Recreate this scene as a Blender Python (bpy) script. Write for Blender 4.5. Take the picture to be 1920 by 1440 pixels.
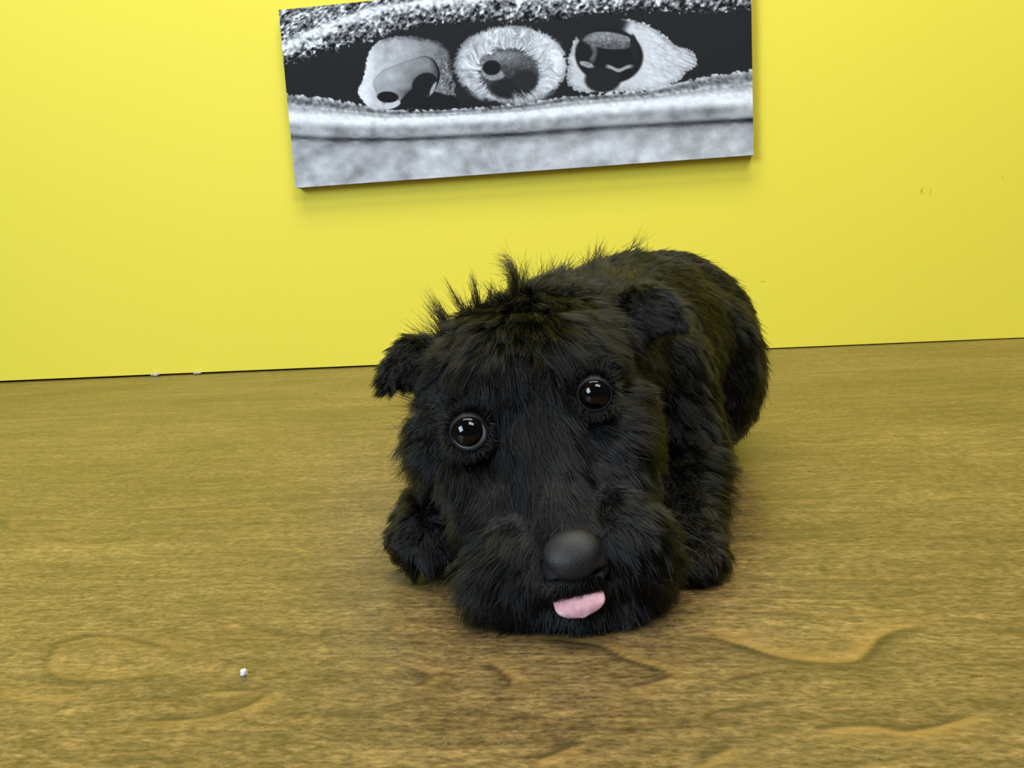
import bpy, bmesh, math
import numpy as np
from mathutils import Vector, Matrix, kdtree, noise

for o in list(bpy.data.objects): bpy.data.objects.remove(o)
SC = bpy.context.scene
COL = SC.collection
rng = np.random.default_rng(7)

# ------------------------------------------------------------------ camera
F = 1600.0                                  # focal length in pixels of the 1920x1440 frame
PITCH, ROLL, YAW, H = math.radians(8.79), math.radians(-3.4175), math.radians(-7.4186), .1475
cf = np.array([math.sin(YAW)*math.cos(PITCH), math.cos(YAW)*math.cos(PITCH), -math.sin(PITCH)])
r0 = np.cross(cf, [0, 0, 1.]); r0 /= np.linalg.norm(r0); u0 = np.cross(r0, cf)
cr = math.cos(ROLL)*r0 + math.sin(ROLL)*u0
cu = -math.sin(ROLL)*r0 + math.cos(ROLL)*u0
CAM = np.array([0, 0, H])
cam_d = bpy.data.cameras.new('camera'); cam = bpy.data.objects.new('camera', cam_d); COL.objects.link(cam)
cam_d.sensor_width = 36; cam_d.lens = F/1920*36; cam_d.clip_start = .01
m = Matrix(((cr[0], cu[0], -cf[0], 0), (cr[1], cu[1], -cf[1], 0), (cr[2], cu[2], -cf[2], H), (0, 0, 0, 1)))
cam.matrix_world = m
SC.camera = cam

# ------------------------------------------------------------------ light, exposure
SC.view_settings.view_transform = 'Standard'; SC.view_settings.look = 'None'
SC.view_settings.gamma = 1; SC.view_settings.use_curve_mapping = False
SC.view_settings.exposure = 0.0
wd = bpy.data.worlds.new('room_light'); SC.world = wd; wd.use_nodes = True
wd.node_tree.nodes['Background'].inputs[0].default_value = (.80, .9, 1.0, 1)
wd.node_tree.nodes['Background'].inputs[1].default_value = .08

def area(name, loc, target, sx, sy, power, color):
    l = bpy.data.lights.new(name, 'AREA'); l.shape = 'RECTANGLE'; l.size = sx; l.size_y = sy
    l.energy = power; l.color = color
    o = bpy.data.objects.new(name, l); COL.objects.link(o); o.location = loc
    o.rotation_euler = (Vector(target)-Vector(loc)).to_track_quat('-Z', 'Z').to_euler()
    return o
area('window_light', (-1.55, -1.5, 1.25), (.1, .9, .15), .9, 1.3, 62, (.70, .86, 1))
area('ceiling_lamp', (-.1, .42, 1.9), (-.05, .80, .1), 1.3, .6, 29, (1, .96, .88))
area('ceiling_lamp', (.75, -.7, 2.0), (.15, .9, .1), 1.0, .6, 23, (1, .97, .92))

# ------------------------------------------------------------------ helpers
def W(px, py, d):
    """point seen at pixel (px, py) at depth d in front of the camera"""
    return CAM + d*(cf + (px-960)/F*cr - (py-720)/F*cu)
def T(px, py, z=0.):
    """point on the horizontal plane z under pixel (px, py)"""
    v = cf + (px-960)/F*cr - (py-720)/F*cu
    return CAM + v*((z-H)/v[2])
def Yp(px, py, y):
    v = cf + (px-960)/F*cr - (py-720)/F*cu
    return CAM + v*(y/v[1])

def tag(o, label=None, cat=None, group=None, kind=None):
    if label: o['label'] = label
    if cat: o['category'] = cat
    if group: o['group'] = group
    if kind: o['kind'] = kind
    return o
def empty(name, loc):
    o = bpy.data.objects.new(name, None); COL.objects.link(o); o.location = loc; o.empty_display_size = .02
    return o
def link(name, me, mats=(), parent=None, base=None):
    o = bpy.data.objects.new(name, me); COL.objects.link(o)
    for mt in (mats if isinstance(mats, (list, tuple)) else [mats]): me.materials.append(mt)
    if base is not None: o.location = base
    if parent: o.parent = parent
    return o
def smooth(me): me.polygons.foreach_set('use_smooth', [True]*len(me.polygons)); return me
def mesh(name, v, f):
    me = bpy.data.meshes.new(name); me.from_pydata([tuple(map(float, p)) for p in v], [], f); me.update(); return me
def grid_mesh(name, P):
    """P: (rows, cols, 3) array of points"""
    R, C = P.shape[:2]
    me = bpy.data.meshes.new(name)
    i = np.arange(R*C).reshape(R, C)
    q = np.stack([i[:-1, :-1], i[1:, :-1], i[1:, 1:], i[:-1, 1:]], -1).reshape(-1, 4)
    me.vertices.add(R*C); me.vertices.foreach_set('co', P.reshape(-1).astype(np.float32))
    me.loops.add(q.size); me.loops.foreach_set('vertex_index', q.reshape(-1).astype(np.int32))
    me.polygons.add(len(q)); me.polygons.foreach_set('loop_start', np.arange(0, q.size, 4, dtype=np.int32))
    me.update(calc_edges=True); me.validate()
    return me
def color_attr(me, name, rgb):
    a = me.color_attributes.new(name, 'FLOAT_COLOR', 'POINT')
    rgba = np.ones((len(rgb), 4), np.float32); rgba[:, :3] = rgb
    a.data.foreach_set('color', rgba.reshape(-1))
def float_attr(me, name, v):
    a = me.attributes.new(name, 'FLOAT', 'POINT'); a.data.foreach_set('value', v.astype(np.float32).reshape(-1))
def box_bm(bm, lo, hi, bevel=0.):
    r = bmesh.ops.create_cube(bm, size=1)
    vs = r['verts']
    for v in vs:
        for k in range(3): v.co[k] = lo[k] + (v.co[k]+.5)*(hi[k]-lo[k])
    if bevel:
        es = list({e for v in vs for e in v.link_edges})
        bmesh.ops.bevel(bm, geom=es, offset=bevel, segments=2, affect='EDGES', profile=.5)
def bm_mesh(name, bm):
    me = bpy.data.meshes.new(name); bm.to_mesh(me); bm.free(); return me
def s2l(c):
    c = np.asarray(c, float)/255.
    return np.where(c <= .04045, c/12.92, ((c+.055)/1.055)**2.4)
def sstep(a, b, x):
    t = np.clip((x-a)/(b-a), 0, 1); return t*t*(3-2*t)

class Mat:
    def __init__(s, name):
        s.m = bpy.data.materials.new(name); s.m.use_nodes = True
        s.t = s.m.node_tree; s.b = s.t.nodes['Principled BSDF']
    def n(s, typ, **kw):
        nd = s.t.nodes.new('ShaderNode'+typ)
        for k, v in kw.items():
            if k.startswith('i_'):
                key = k[2:]; key = int(key) if key.isdigit() else key.replace('_', ' ')
                if hasattr(v, 'bl_rna') and isinstance(v, bpy.types.NodeSocket): s.t.links.new(v, nd.inputs[key])
                else: nd.inputs[key].default_value = v
            else: setattr(nd, k, v)
        return nd
    def l(s, a, b): s.t.links.new(a, b)
    def ramp(s, fac, stops):
        nd = s.n('ValToRGB'); s.l(fac, nd.inputs[0]); e = nd.color_ramp.elements
        while len(e) < len(stops): e.new(.5)
        for k, (p, c) in enumerate(stops): e[k].position = p; e[k].color = (*c, 1) if len(c) == 3 else c
        return nd.outputs[0]
    def mix(s, fac, a, b, blend='MIX'):
        nd = s.n('MixRGB', blend_type=blend)
        for sock, v in zip(nd.inputs, (fac, a, b)):
            if isinstance(v, bpy.types.NodeSocket): s.l(v, sock)
            elif isinstance(v, (int, float)): sock.default_value = v
            else: sock.default_value = (*v, 1)
        return nd.outputs[0]
    def math(s, op, a, b=0.):
        nd = s.n('Math', operation=op)
        for sock, v in zip(nd.inputs, (a, b)):
            if isinstance(v, bpy.types.NodeSocket): s.l(v, sock)
            else: sock.default_value = v
        return nd.outputs[0]
    def noise(s, vec, scale, detail=3, rough=.55):
        nd = s.n('TexNoise'); s.l(vec, nd.inputs['Vector']); nd.inputs['Scale'].default_value = scale
        nd.inputs['Detail'].default_value = detail; nd.inputs['Roughness'].default_value = rough
        return nd.outputs['Fac']
    def scaled(s, vec, sc):
        nd = s.n('Mapping'); s.l(vec, nd.inputs[0]); nd.inputs['Scale'].default_value = sc; return nd.outputs[0]
    def bump(s, h, strength, dist):
        nd = s.n('Bump'); nd.inputs['Strength'].default_value = strength; nd.inputs['Distance'].default_value = dist
        s.l(h, nd.inputs['Height']); s.l(nd.outputs[0], s.b.inputs['Normal'])
    def set(s, **kw):
        for k, v in kw.items():
            k = k.replace('_', ' ')
            if isinstance(v, bpy.types.NodeSocket): s.l(v, s.b.inputs[k])
            else: s.b.inputs[k].default_value = (*v, 1) if isinstance(v, tuple) and len(v) == 3 and s.b.inputs[k].type == 'RGBA' else v
        return s
def plain(name, col, rough=.5, **kw): return Mat(name).set(Base_Color=col, Roughness=rough, **kw).m

# ------------------------------------------------------------------ setting
WALL_Y = 1.156
CANVAS_Y = 1.138
mw = Mat('yellow_wall_paint')
pos = mw.n('NewGeometry').outputs['Position']
fine = mw.noise(pos, 420, 3, .6); big = mw.noise(pos, 5, 3, .5)
base = mw.mix(mw.math('MULTIPLY', big, .22), (.855, .735, .066), (.80, .665, .054))
base = mw.mix(mw.math('MULTIPLY', mw.math('GREATER_THAN', mw.noise(pos, 160, 2), .69), .12), base, (.55, .47, .05))
for (px, py, ax, az, tilt, k) in ((1728, 358, .0016, .0055, .28, .8), (1733, 363, .0014, .004, -.5, .35), (1745, 360, .0014, .0055, .1, .4),
                                  (1430, 528, .006, .0016, 0, .4), (1880, 331, .0012, .002, 0, .5)):
    c = Yp(px, py, WALL_Y)
    mp = mw.n('Mapping', vector_type='TEXTURE'); mw.l(pos, mp.inputs[0])
    mp.inputs['Location'].default_value = c; mp.inputs['Rotation'].default_value = (0, tilt, 0); mp.inputs['Scale'].default_value = (ax, 1, az)
    ln = mw.n('VectorMath', operation='LENGTH'); mw.l(mp.outputs[0], ln.inputs[0])
    base = mw.mix(mw.math('MULTIPLY', mw.math('SUBTRACT', 1., mw.math('MINIMUM', ln.outputs['Value'], 1.)), k), base, (.22, .17, .01))
mw.set(Base_Color=base, Roughness=.62, Specular_IOR_Level=.3); mw.bump(fine, .12, .0008)
bm = bmesh.new(); box_bm(bm, (-2.6, WALL_Y, 0), (2.6, WALL_Y+.02, 2.3))
for v in bm.verts:
    if v.co.z < .1: v.co.z = .0046 if v.co.x < 0 else -.0012      # the panel hangs a few millimetres clear of the table
tag(link('wall_back', bm_mesh('wall_back', bm), mw.m), 'bright yellow painted wall behind the puppy', kind='structure')
bm = bmesh.new(); box_bm(bm, (-2.6, WALL_Y+.021, -.75), (2.6, WALL_Y+.1, 2.3))  # added sheet; its dark colour stands for the shade in the slit above the table
tag(link('gap_backing', bm_mesh('gap_backing', bm), plain('gap_shade_dark', (.02, .02, .015), .8)), 'added backing behind the yellow wall, coloured dark as the shade in the gap under it', kind='structure')
mf = Mat('grey_floor'); p2 = mf.n('NewGeometry').outputs['Position']
mf.set(Base_Color=mf.ramp(mf.noise(p2, 8, 4), [(.3, (.22, .21, .2)), (.7, (.32, .31, .29))]), Roughness=.5)
bm = bmesh.new(); box_bm(bm, (-2.6, -2.2, -.85), (2.6, WALL_Y+.1, -.75))
tag(link('floor', bm_mesh('floor', bm), mf.m), 'grey floor under the table', kind='structure')

# ------------------------------------------------------------------ table
# grain field: long straight grain along x with cathedral loops; stored per vertex as dark / light line strength
TX0, TX1, TY0 = -1.15, 1.05, -.12
def table_back(x): return WALL_Y+.012+0*np.asarray(x)
ncol, nrow = 620, 560
gx = np.concatenate([np.linspace(TX0, -.5, 90, endpoint=False), np.linspace(-.5, .4, ncol-180), np.linspace(.402, TX1, 90)])
s = np.linspace(0, 1, nrow)
gy_n = np.concatenate([np.linspace(0, .26, 24, endpoint=False), .26 + .74*np.linspace(0, 1, nrow-24)**1.35])
gy = TY0 + gy_n*(1-TY0)
P = np.zeros((nrow, ncol, 3))
for c, x in enumerate(gx):
    P[:, c, 0] = x
    P[:, c, 1] = TY0 + (gy-TY0)/(1-TY0)*(table_back(x)-TY0)
flatP = P.reshape(-1, 3)
dark = np.zeros(len(flatP)); lite = np.zeros(len(flatP)); pale = np.zeros(len(flatP))
def grain_line(pts, w0, kd, kl, side=1, soft=1.0):
    """a growth-ring edge through photo-measured points: dark on one side, pale on the other"""
    q = np.array([T(*p)[:2] for p in pts])
    # Catmull-Rom resample
    qq = np.vstack([2*q[0]-q[1], q, 2*q[-1]-q[-2]]); out = []; wt = []
    n = len(q)-1
    for i in range(n):
        a, b, c, d = qq[i:i+4]
        for t in np.linspace(0, 1, 14, endpoint=(i == n-1)):
            out.append(.5*((2*b)+(-a+c)*t+(2*a-5*b+4*c-d)*t*t+(-a+3*b-3*c+d)*t**3)); wt.append((i+t)/n)
    out = np.array(out); wt = np.array(wt)
    lo, hi = out.min(0)-.03, out.max(0)+.03
    sel = np.where((flatP[:, 0] > lo[0]) & (flatP[:, 0] < hi[0]) & (flatP[:, 1] > lo[1]) & (flatP[:, 1] < hi[1]))[0]
    X = flatP[sel, :2]
    best = np.full(len(sel), 1e9); sg = np.zeros(len(sel)); tt = np.zeros(len(sel))
    for i in range(len(out)-1):
        a, b = out[i], out[i+1]; ab = b-a; L = ab@ab+1e-12
        t = np.clip(((X-a)@ab)/L, 0, 1); dv = X-a-t[:, None]*ab
        d = np.hypot(dv[:, 0], dv[:, 1]); k = d < best
        best[k] = d[k]; sg[k] = np.sign(ab[0]*dv[k, 1]-ab[1]*dv[k, 0]); tt[k] = wt[i]
    sd = best*sg*side
    fade = sstep(0, .18, tt)*(1-sstep(.82, 1, tt))
    w = w0
    dark[sel] = np.maximum(dark[sel], kd*fade*np.where(sd > 0, np.exp(-(sd/(w*2.0))**1.4*soft), np.exp(-(sd/(w*.35))**2)))
    lite[sel] = np.maximum(lite[sel], kl*fade*np.where(sd < -.3*w, np.exp(-(np.maximum(-sd-.3*w, 0)/(w*2.4))**1.2), np.exp(-((sd+.3*w)/(w*.4))**2)))
GR = [
 ([(240,1195),(300,1208),(330,1222),(372,1228)], .0016, .8, .5, -1),
 ([(400,1232),(330,1222),(200,1195),(120,1205),(108,1215),(95,1235),(88,1250),(100,1263),(150,1276),(250,1272),(330,1258)], .0017, .75, .5, -1),
 ([(520,1292),(497,1303),(470,1322),(420,1338),(330,1351),(180,1354)], .0017, .85, .65, -1),
 ([(380,1300),(440,1296),(497,1303)], .0012, .5, .6, 1),
 ([(0,1290),(15,1310),(60,1316),(180,1312)], .0014, .3, .8, -1),
 ([(740,1248),(770,1252),(800,1262),(808,1270),(790,1284),(745,1291)], .0018, .9, .5, -1),
 ([(900,1240),(930,1250),(955,1272),(960,1285),(940,1295)], .0018, .9, .55, -1),
 ([(900,1207),(1000,1198),(1100,1206),(1140,1216),(1175,1235),(1230,1252),(1256,1264),(1245,1274),(1180,1290),(1100,1300)], .0018, .95, .6, -1),
 ([(1280,1190),(1340,1196),(1400,1212),(1460,1231),(1540,1242),(1600,1240),(1625,1224),(1650,1195),(1700,1178),(1800,1172)], .0028, 1., 1., -1),
 ([(1285,1298),(1340,1283),(1400,1265),(1480,1254),(1600,1248),(1760,1242)], .0012, .7, .25, -1),
 ([(1300,1344),(1350,1332),(1420,1318),(1480,1312)], .0012, .6, .2, -1),
 ([(1500,1372),(1570,1364),(1640,1362),(1690,1372),(1740,1366),(1800,1350),(1870,1325)], .0019, .8, .9, 1),
 ([(1000,1428),(1040,1414),(1085,1396)], .0018, .9, .7, 1),
 ([(1310,1440),(1335,1420),(1385,1398)], .0018, .8, .8, 1),
 ([(1270,1122),(1370,1121),(1480,1121),(1580,1124),(1700,1118),(1850,1090)], .0012, .55, .3, 1),
 ([(1340,1148),(1460,1148),(1560,1157),(1680,1154),(1790,1146)], .0012, .6, .35, -1),
 ([(1480,1092),(1540,1086),(1640,1088),(1720,1094)], .0012, .5, .3, -1),
 ([(1450,826),(1500,828),(1530,831),(1570,828),(1610,818)], .0022, .7, .3, 1),
 ([(1670,818),(1700,822),(1730,838)], .0024, .5, .3, 1), ([(1630,830),(1690,833),(1740,838),(1790,826)], .002, .5, .35, -1),
 ([(1560,915),(1650,905),(1740,908),(1840,910)], .002, .45, .3, -1),
 ([(1760,940),(1800,932),(1850,936)], .002, .4, .5, -1),
 ([(180,897),(230,885),(270,880)], .003, .45, .2, -1), ([(300,955),(380,948),(440,938)], .0022, .55, .35, -1),
 ([(340,955),(430,956),(500,948)], .002, .35, .45, 1),
 ([(30,962),(15,978),(25,992),(80,995),(170,988)], .0022, .45, .4, -1),
 ([(50,1000),(100,1012),(160,1020),(260,1012)], .0024, .4, .3, 1),
 ([(420,1160),(480,1182),(540,1200)], .0014, .5, .35, 1),
 ([(0,1158),(40,1158),(72,1157)], .001, .4, .2, 1),
 ([(560,1120),(640,1128),(760,1124)], .0014, .4, .3, 1), ([(600,1162),(700,1156),(800,1168)], .0014, .4, .3, 1),
 ([(640,1240),(700,1240),(760,1250)], .0014, .35, .3, 1),
 ([(130,1408),(220,1411),(330,1402)], .0014, .5, .2, 1),
]
for g in GR: grain_line(*g)
# broad tone drift along the grain
me = grid_mesh('tabletop', P); smooth(me)
float_attr(me, 'grain_dark', dark); float_attr(me, 'grain_light', lite)
mt = Mat('wood_laminate')
pos = mt.n('NewGeometry').outputs['Position']
warp = mt.n('VectorMath', operation='ADD'); nz = mt.n('TexNoise'); mt.l(mt.scaled(pos, (2.2, 6, 1)), nz.inputs['Vector']); nz.inputs['Scale'].default_value = 1.2
sub = mt.n('VectorMath', operation='SCALE'); mt.l(nz.outputs['Color'], sub.inputs[0]); sub.inputs['Scale'].default_value = .05
mt.l(pos, warp.inputs[0]); mt.l(sub.outputs[0], warp.inputs[1]); wp = warp.outputs[0]
g1 = mt.noise(mt.scaled(wp, (5, 60, 1)), 1, 4, .6)
g2 = mt.noise(mt.scaled(wp, (55, 280, 1)), 1, 4, .65)
g3 = mt.noise(mt.scaled(pos, (240, 520, 1)), 1, 3, .7)
g4 = mt.noise(mt.scaled(wp, (14, 95, 1)), 1, 3, .6)
fleck = mt.noise(mt.scaled(wp, (85, 190, 1)), 1, 3, .65)
blot = mt.noise(mt.scaled(pos, (5, 9, 1)), 1, 3, .5)
col = mt.ramp(blot, [(.32, (.138, .091, .033)), (.68, (.212, .143, .053))])
col = mt.mix(.6, col, mt.ramp(g1, [(.3, (.34, .32, .30)), (.72, (.66, .66, .66))]), 'OVERLAY')
col = mt.mix(.55, col, mt.ramp(g2, [(.3, (.16, .16, .16)), (.7, (.84, .84, .84))]), 'OVERLAY')
col = mt.mix(.85, col, mt.ramp(g3, [(.30, (.12, .12, .12)), (.72, (.86, .86, .86))]), 'OVERLAY')
col = mt.mix(.34, col, mt.ramp(g4, [(.32, (.22, .22, .22)), (.7, (.78, .78, .78))]), 'OVERLAY')
col = mt.mix(.5, col, mt.ramp(fleck, [(.32, (.2, .2, .2)), (.7, (.8, .8, .8))]), 'OVERLAY')
ad = mt.n('Attribute', attribute_name='grain_dark').outputs['Fac']; al = mt.n('Attribute', attribute_name='grain_light').outputs['Fac']
brk = mt.ramp(mt.noise(mt.scaled(pos, (60, 160, 1)), 1, 3, .6), [(.3, (.45, .45, .45)), (.55, (1, 1, 1))])
col = mt.mix(mt.math('MULTIPLY', mt.math('MULTIPLY', ad, brk), 1.0), col, (.020, .014, .006))
col = mt.mix(mt.math('MULTIPLY', mt.math('MULTIPLY', al, brk), .55), col, (.44, .26, .07))
fl = mt.math('GREATER_THAN', mt.noise(mt.scaled(pos, (330, 900, 1)), 1, 1), .745)
col = mt.mix(mt.math('MULTIPLY', fl, .35), col, (.5, .38, .2))
mt.set(Base_Color=col, Roughness=mt.ramp(g2, [(.3, (.29,)*3), (.7, (.40,)*3)]), Specular_IOR_Level=.50)
mt.bump(g3, .25, .0004)
table = tag(empty('table', (0, .5, -.75)), 'brown wood-grain table top reaching back to the yellow wall', 'table')
TB = np.array([0, .5, -.75])
me.vertices.foreach_set('co', (P.reshape(-1, 3)-TB).reshape(-1).astype(np.float32)*1.0)
# the grid is the top face; give it a body below
top = link('tabletop', me, mt.m, table)
bm = bmesh.new()
nb = 12; xs = np.linspace(TX0, TX1, nb); ring = []
for z in (-.0006, -.028):
    ring.append(([bm.verts.new(Vector((x, TY0, z))-Vector(TB)) for x in xs], [bm.verts.new(Vector((x, float(table_back(x)), z))-Vector(TB)) for x in xs]))
for i in range(nb-1):
    for j in (0, 1):
        bm.faces.new((ring[0][j][i], ring[0][j][i+1], ring[1][j][i+1], ring[1][j][i]))
    for z in (0, 1): bm.faces.new((ring[z][0][i], ring[z][0][i+1], ring[z][1][i+1], ring[z][1][i]))
for i in (0, nb-1): bm.faces.new((ring[0][0][i], ring[0][1][i], ring[1][1][i], ring[1][0][i]))
bmesh.ops.recalc_face_normals(bm, faces=bm.faces)
medge = plain('dark_edge_band', (.045, .035, .018), .6)
link('edge_band', bm_mesh('edge_band', bm), medge, table)
mleg = plain('black_table_leg', (.03, .03, .03), .45, Metallic=.6)
for x in (TX0+.08, TX1-.08):
    for y in (TY0+.08, 1.06):
        bm = bmesh.new(); box_bm(bm, (x-.025, y-.5-.025, 0), (x+.025, y-.5+.025, .7215), .004)
        link('leg', bm_mesh('leg', bm), mleg, table)

# ------------------------------------------------------------------ canvas print of three noses
KS = CANVAS_Y/1.15
CXL, CXR, CZT, CZB = -.4313*KS, .178*KS, H+(.4795-.1451)*KS, H+(.2487-.1451)*KS
NU, NV = 880, 336
uu, vv = np.meshgrid(np.linspace(CXL, CXR, NU), np.linspace(CZT, CZB, NV))
Pc = np.stack([uu, np.full_like(uu, CANVAS_Y), vv], -1)
# design coordinates of the artwork (fixed plane-to-plane mapping of the print)
rel = Pc-CAM; dz = rel@cf
X = 960+F*(rel@cr)/dz; Y = 720-F*(rel@cu)/dz
def fnoise(sx, sy, seed, ang=0.):
    """smooth random field, correlation sx, sy in grid cells, normalised to 0 mean, 1 sd"""
    g = np.random.default_rng(seed).standard_normal((NV, NU))
    ky = np.fft.fftfreq(NV)[:, None]; kx = np.fft.fftfreq(NU)[None]
    a, b = math.cos(ang), math.sin(ang); k1 = a*kx+b*ky; k2 = -b*kx+a*ky
    o = np.fft.ifft2(np.fft.fft2(g)*np.exp(-2*(math.pi**2)*((k1*sx)**2+(k2*sy)**2))).real
    return (o-o.mean())/o.std()
def curve(pts): p = np.array(pts, float); return np.interp(X, p[:, 0], p[:, 1])
def ell(cx, cy, rx, ry, ang=0.):
    a, b = math.cos(ang), math.sin(ang); x = X-cx; y = Y-cy
    return np.hypot((a*x+b*y)/rx, (-b*x+a*y)/ry)
def inpoly(pts, soft, wob=None):
    """soft mask of a closed smooth polygon (signed distance, wobble optional)"""
    p = np.array(pts, float); n = len(p); q = []
    for i in range(n):
        a, b, c, d = p[i-1], p[i], p[(i+1) % n], p[(i+2) % n]
        for t in np.linspace(0, 1, 6, endpoint=False):
            q.append(.5*((2*b)+(-a+c)*t+(2*a-5*b+4*c-d)*t*t+(-a+3*b-3*c+d)*t**3))
    q = np.array(q); d2 = np.full(X.shape, 1e9); ins = np.zeros(X.shape, bool)
    for i in range(len(q)):
        a, b = q[i], q[(i+1) % len(q)]; ab = b-a
        t = np.clip(((X-a[0])*ab[0]+(Y-a[1])*ab[1])/(ab@ab+1e-9), 0, 1)
        d2 = np.minimum(d2, (X-a[0]-t*ab[0])**2+(Y-a[1]-t*ab[1])**2)
        if abs(ab[1]) > 1e-9:
            k = ((a[1] > Y) != (b[1] > Y)) & (X < ab[0]*(Y-a[1])/ab[1]+a[0]); ins ^= k
    sd = np.sqrt(d2)*np.where(ins, 1, -1)
    if wob is not None: sd = sd+wob
    return sstep(-soft, soft, sd), sd
img = np.full(X.shape, 34.)
def over(mask, val):
    global img
    img = img*(1-mask)+val*mask
n1 = fnoise(1.0, 1.0, 1); n2 = fnoise(2.2, 1.6, 2, .5); n3 = fnoise(5, 4, 3); nf = fnoise(.7, .7, 4); n9 = fnoise(12, 9, 5, -.6)
# upper towel
low = curve([(515,122),(550,114),(600,100),(660,84),(725,63),(750,56),(825,42),(900,37),(975,39),(1035,37),(1095,27),(1185,20),(1285,20),(1410,16)])
rid = curve([(515,96),(532,88),(575,66),(625,45),(675,27),(725,15),(800,4),(900,-8),(1400,-30)])
n6 = fnoise(2.6, 1.8, 31, -.5); loops = 122+70*n6*np.abs(n2)**.4+20*n1
loops = loops - 55*sstep(-18, 0, Y-low+4*n2)
wr = np.exp(-((Y-rid+2.5*n2)/12)**2)
loops = loops*(1-wr)+(238+20*n6)*wr
above = sstep(2, 14, rid-Y)
loops = loops*(1-above)+above*(135+55*fnoise(2.4, 1.1, 8, -.45)+20*n1)
over(sstep(-3, 3, low-Y+3.2*n2+2.*n1), loops)
# nose 1 (left, smooth muzzle)
o1, sd1 = inpoly([(750,68),(712,77),(692,97),(685,125),(680,150),(672,165),(674,182),(688,199),(712,208),(760,210),(838,204),(855,178),(850,140),(847,105),(832,85),(800,72)], 1.5, .8*n2)
sh = 200-74*sstep(700, 850, X)+34*sstep(25, 0, X-685)+2.5*n1+3*n2+5*n3
sh -= 60*np.exp(-((sd1-1)/5)**2)*sstep(690, 740, X)
sh -= 22*np.exp(-((X-725)/9)**2)*sstep(130, 90, Y)
sh = sh + (sstep(795, 850, X)*(-20+24*n1*sstep(80, 130, Y)))
over(o1, sh)
dk, _ = inpoly([(752,176),(765,170),(778,160),(800,180),(815,172),(830,176),(858,186),(845,206),(740,210),(733,204)], 2)
over(dk, 28+2*n1)
l1, sl1 = inpoly([(700,152),(717,132),(740,122),(775,110),(800,105),(817,117),(825,140),(817,166),(800,180),(778,166),(762,176),(748,192),(735,203),(718,194),(704,172)], 1.2)
lv = 172-.5*(X-720)+ -.2*(Y-125)+5*n3+2*n1
lv += 30*np.exp(-((X-735)/14)**2-((Y-143)/10)**2)
lv = np.where(X > 800, lv-45*sstep(800, 822, X), lv)
lv -= (14+46*sstep(770, 815, X))*np.exp(-((sl1-1.)/(1.6+1.6*sstep(790, 820, X)))**2)
lv -= 55*np.exp(-np.hypot((X-790)/22, (Y-160)/22)**2)+40*np.exp(-((Y-(172+.05*(X-720)))/9)**2)*sstep(735, 765, X)
over(l1, lv)
over(sstep(1.12, .95, ell(735, 196, 16, 7, -.3)), 205)
over(sstep(1.1, .9, ell(727, 182, 20, 10.5, .05)), 24)
over(sstep(1.08, .92, ell(796, 158, 25, 20, -.6)), 30)
over(sstep(1.3, .8, ell(812, 166, 3.2, 13, .45)), 165)
# nose 2 (middle, shaggy)
r2 = ell(958, 121, 106, 74); th = np.arctan2(Y-130, X-955)
hair = np.interp(th, np.linspace(-math.pi, math.pi, 260), np.random.default_rng(9).standard_normal(260))
ray = fnoise(.8, .8, 11)
tab = np.random.default_rng(21).standard_normal((360, 40)); ti = (th+math.pi)/(2*math.pi)*359+6*n9+5*(r2-.8)*np.sign(np.cos(th)); ri = np.clip(r2*9, 0, 38)
def tabl(t):
    a = np.floor(t).astype(int) % 360; b = (a+1) % 360; f = t-np.floor(t); c = ri.astype(int); g = ri-c
    return (tab[a, c]*(1-f)+tab[b, c]*f)*(1-g)+(tab[a, c+1]*(1-f)+tab[b, c+1]*f)*g
hairs = .8*tabl(ti)+.7*tabl(ti*.37+20)+.25*n1
m2 = sstep(1.03, .95, r2+.032*hairs)
v2 = 196+24*hairs+5*n2-40*sstep(.85, 1.05, r2)+22*sstep(990, 1030, X)-30*sstep(160, 190, Y)
v2 -= 45*np.exp(-((X-968)/5)**2)*sstep(95, 60, Y)*np.abs(np.sin(Y*.5))
over(m2, v2)
r2n = ell(955, 136, 54, 44, .1)
over(sstep(1.14, .92, r2n+.05*hairs), 66+9*n1)
top2 = np.exp(-((X-945)/36)**2-((Y-106)/12)**2)
over(sstep(1.0, .9, r2n)*np.clip(top2*1.1, 0, 1), 135+16*nf)
over(sstep(1., .8, ell(915, 116, 17, 16)), 125+14*n1)
over(sstep(1.25, .9, ell(924, 139, 20, 11, .15)), 148+8*n1)
over(sstep(1.1, .9, ell(922, 127, 17, 14)), 26)
over(sstep(1.1, .7, ell(958, 166, 46, 22)), 36)
over(sstep(1.15, .8, ell(985, 150, 24, 20)), 42)
over(np.exp(-((X-980)/26)**2-((Y-118)/9)**2)*.5, 110+16*nf)
fr = sstep(172, 184, Y+5*hairs)*sstep(1.1, .98, r2)
over(fr*.75*sstep(20, 35, np.abs(X-935)), 165+40*hairs)
# nose 3 (right, white fur)
o3, sd3 = inpoly([(1170,36),(1210,46),(1242,63),(1268,86),(1298,95),(1306,122),(1288,135),(1265,156),(1212,171),(1130,173),(1085,172),(1066,158),(1064,130),(1068,100),(1085,64),(1100,70),(1150,60),(1155,45)], 1.4, .8*n2+1.3*n1)
st3 = fnoise(4, .9, 41, .5); v3 = 208+3*n2+9*st3*sstep(1170, 1250, X)+1.5*n1-35*np.exp(-((sd3-2)/6)**2)+12*np.exp(-((X-1215)/30)**2)
v3 += sstep(1260, 1290, X)*18*np.sin((Y-.4*X)*.9)
over(o3, v3)
sh3 = sstep(1.0, .86, ell(1140, 62, 66, 30)); over(sh3*(1-sstep(1160, 1180, X+.4*(Y-60))), 34)
r3 = ell(1142, 104, 64, 52, .12); over(sstep(1.05, .95, r3), 28)
over(sstep(1.2, .9, ell(1130, 150, 32, 22)), 36)
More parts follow.
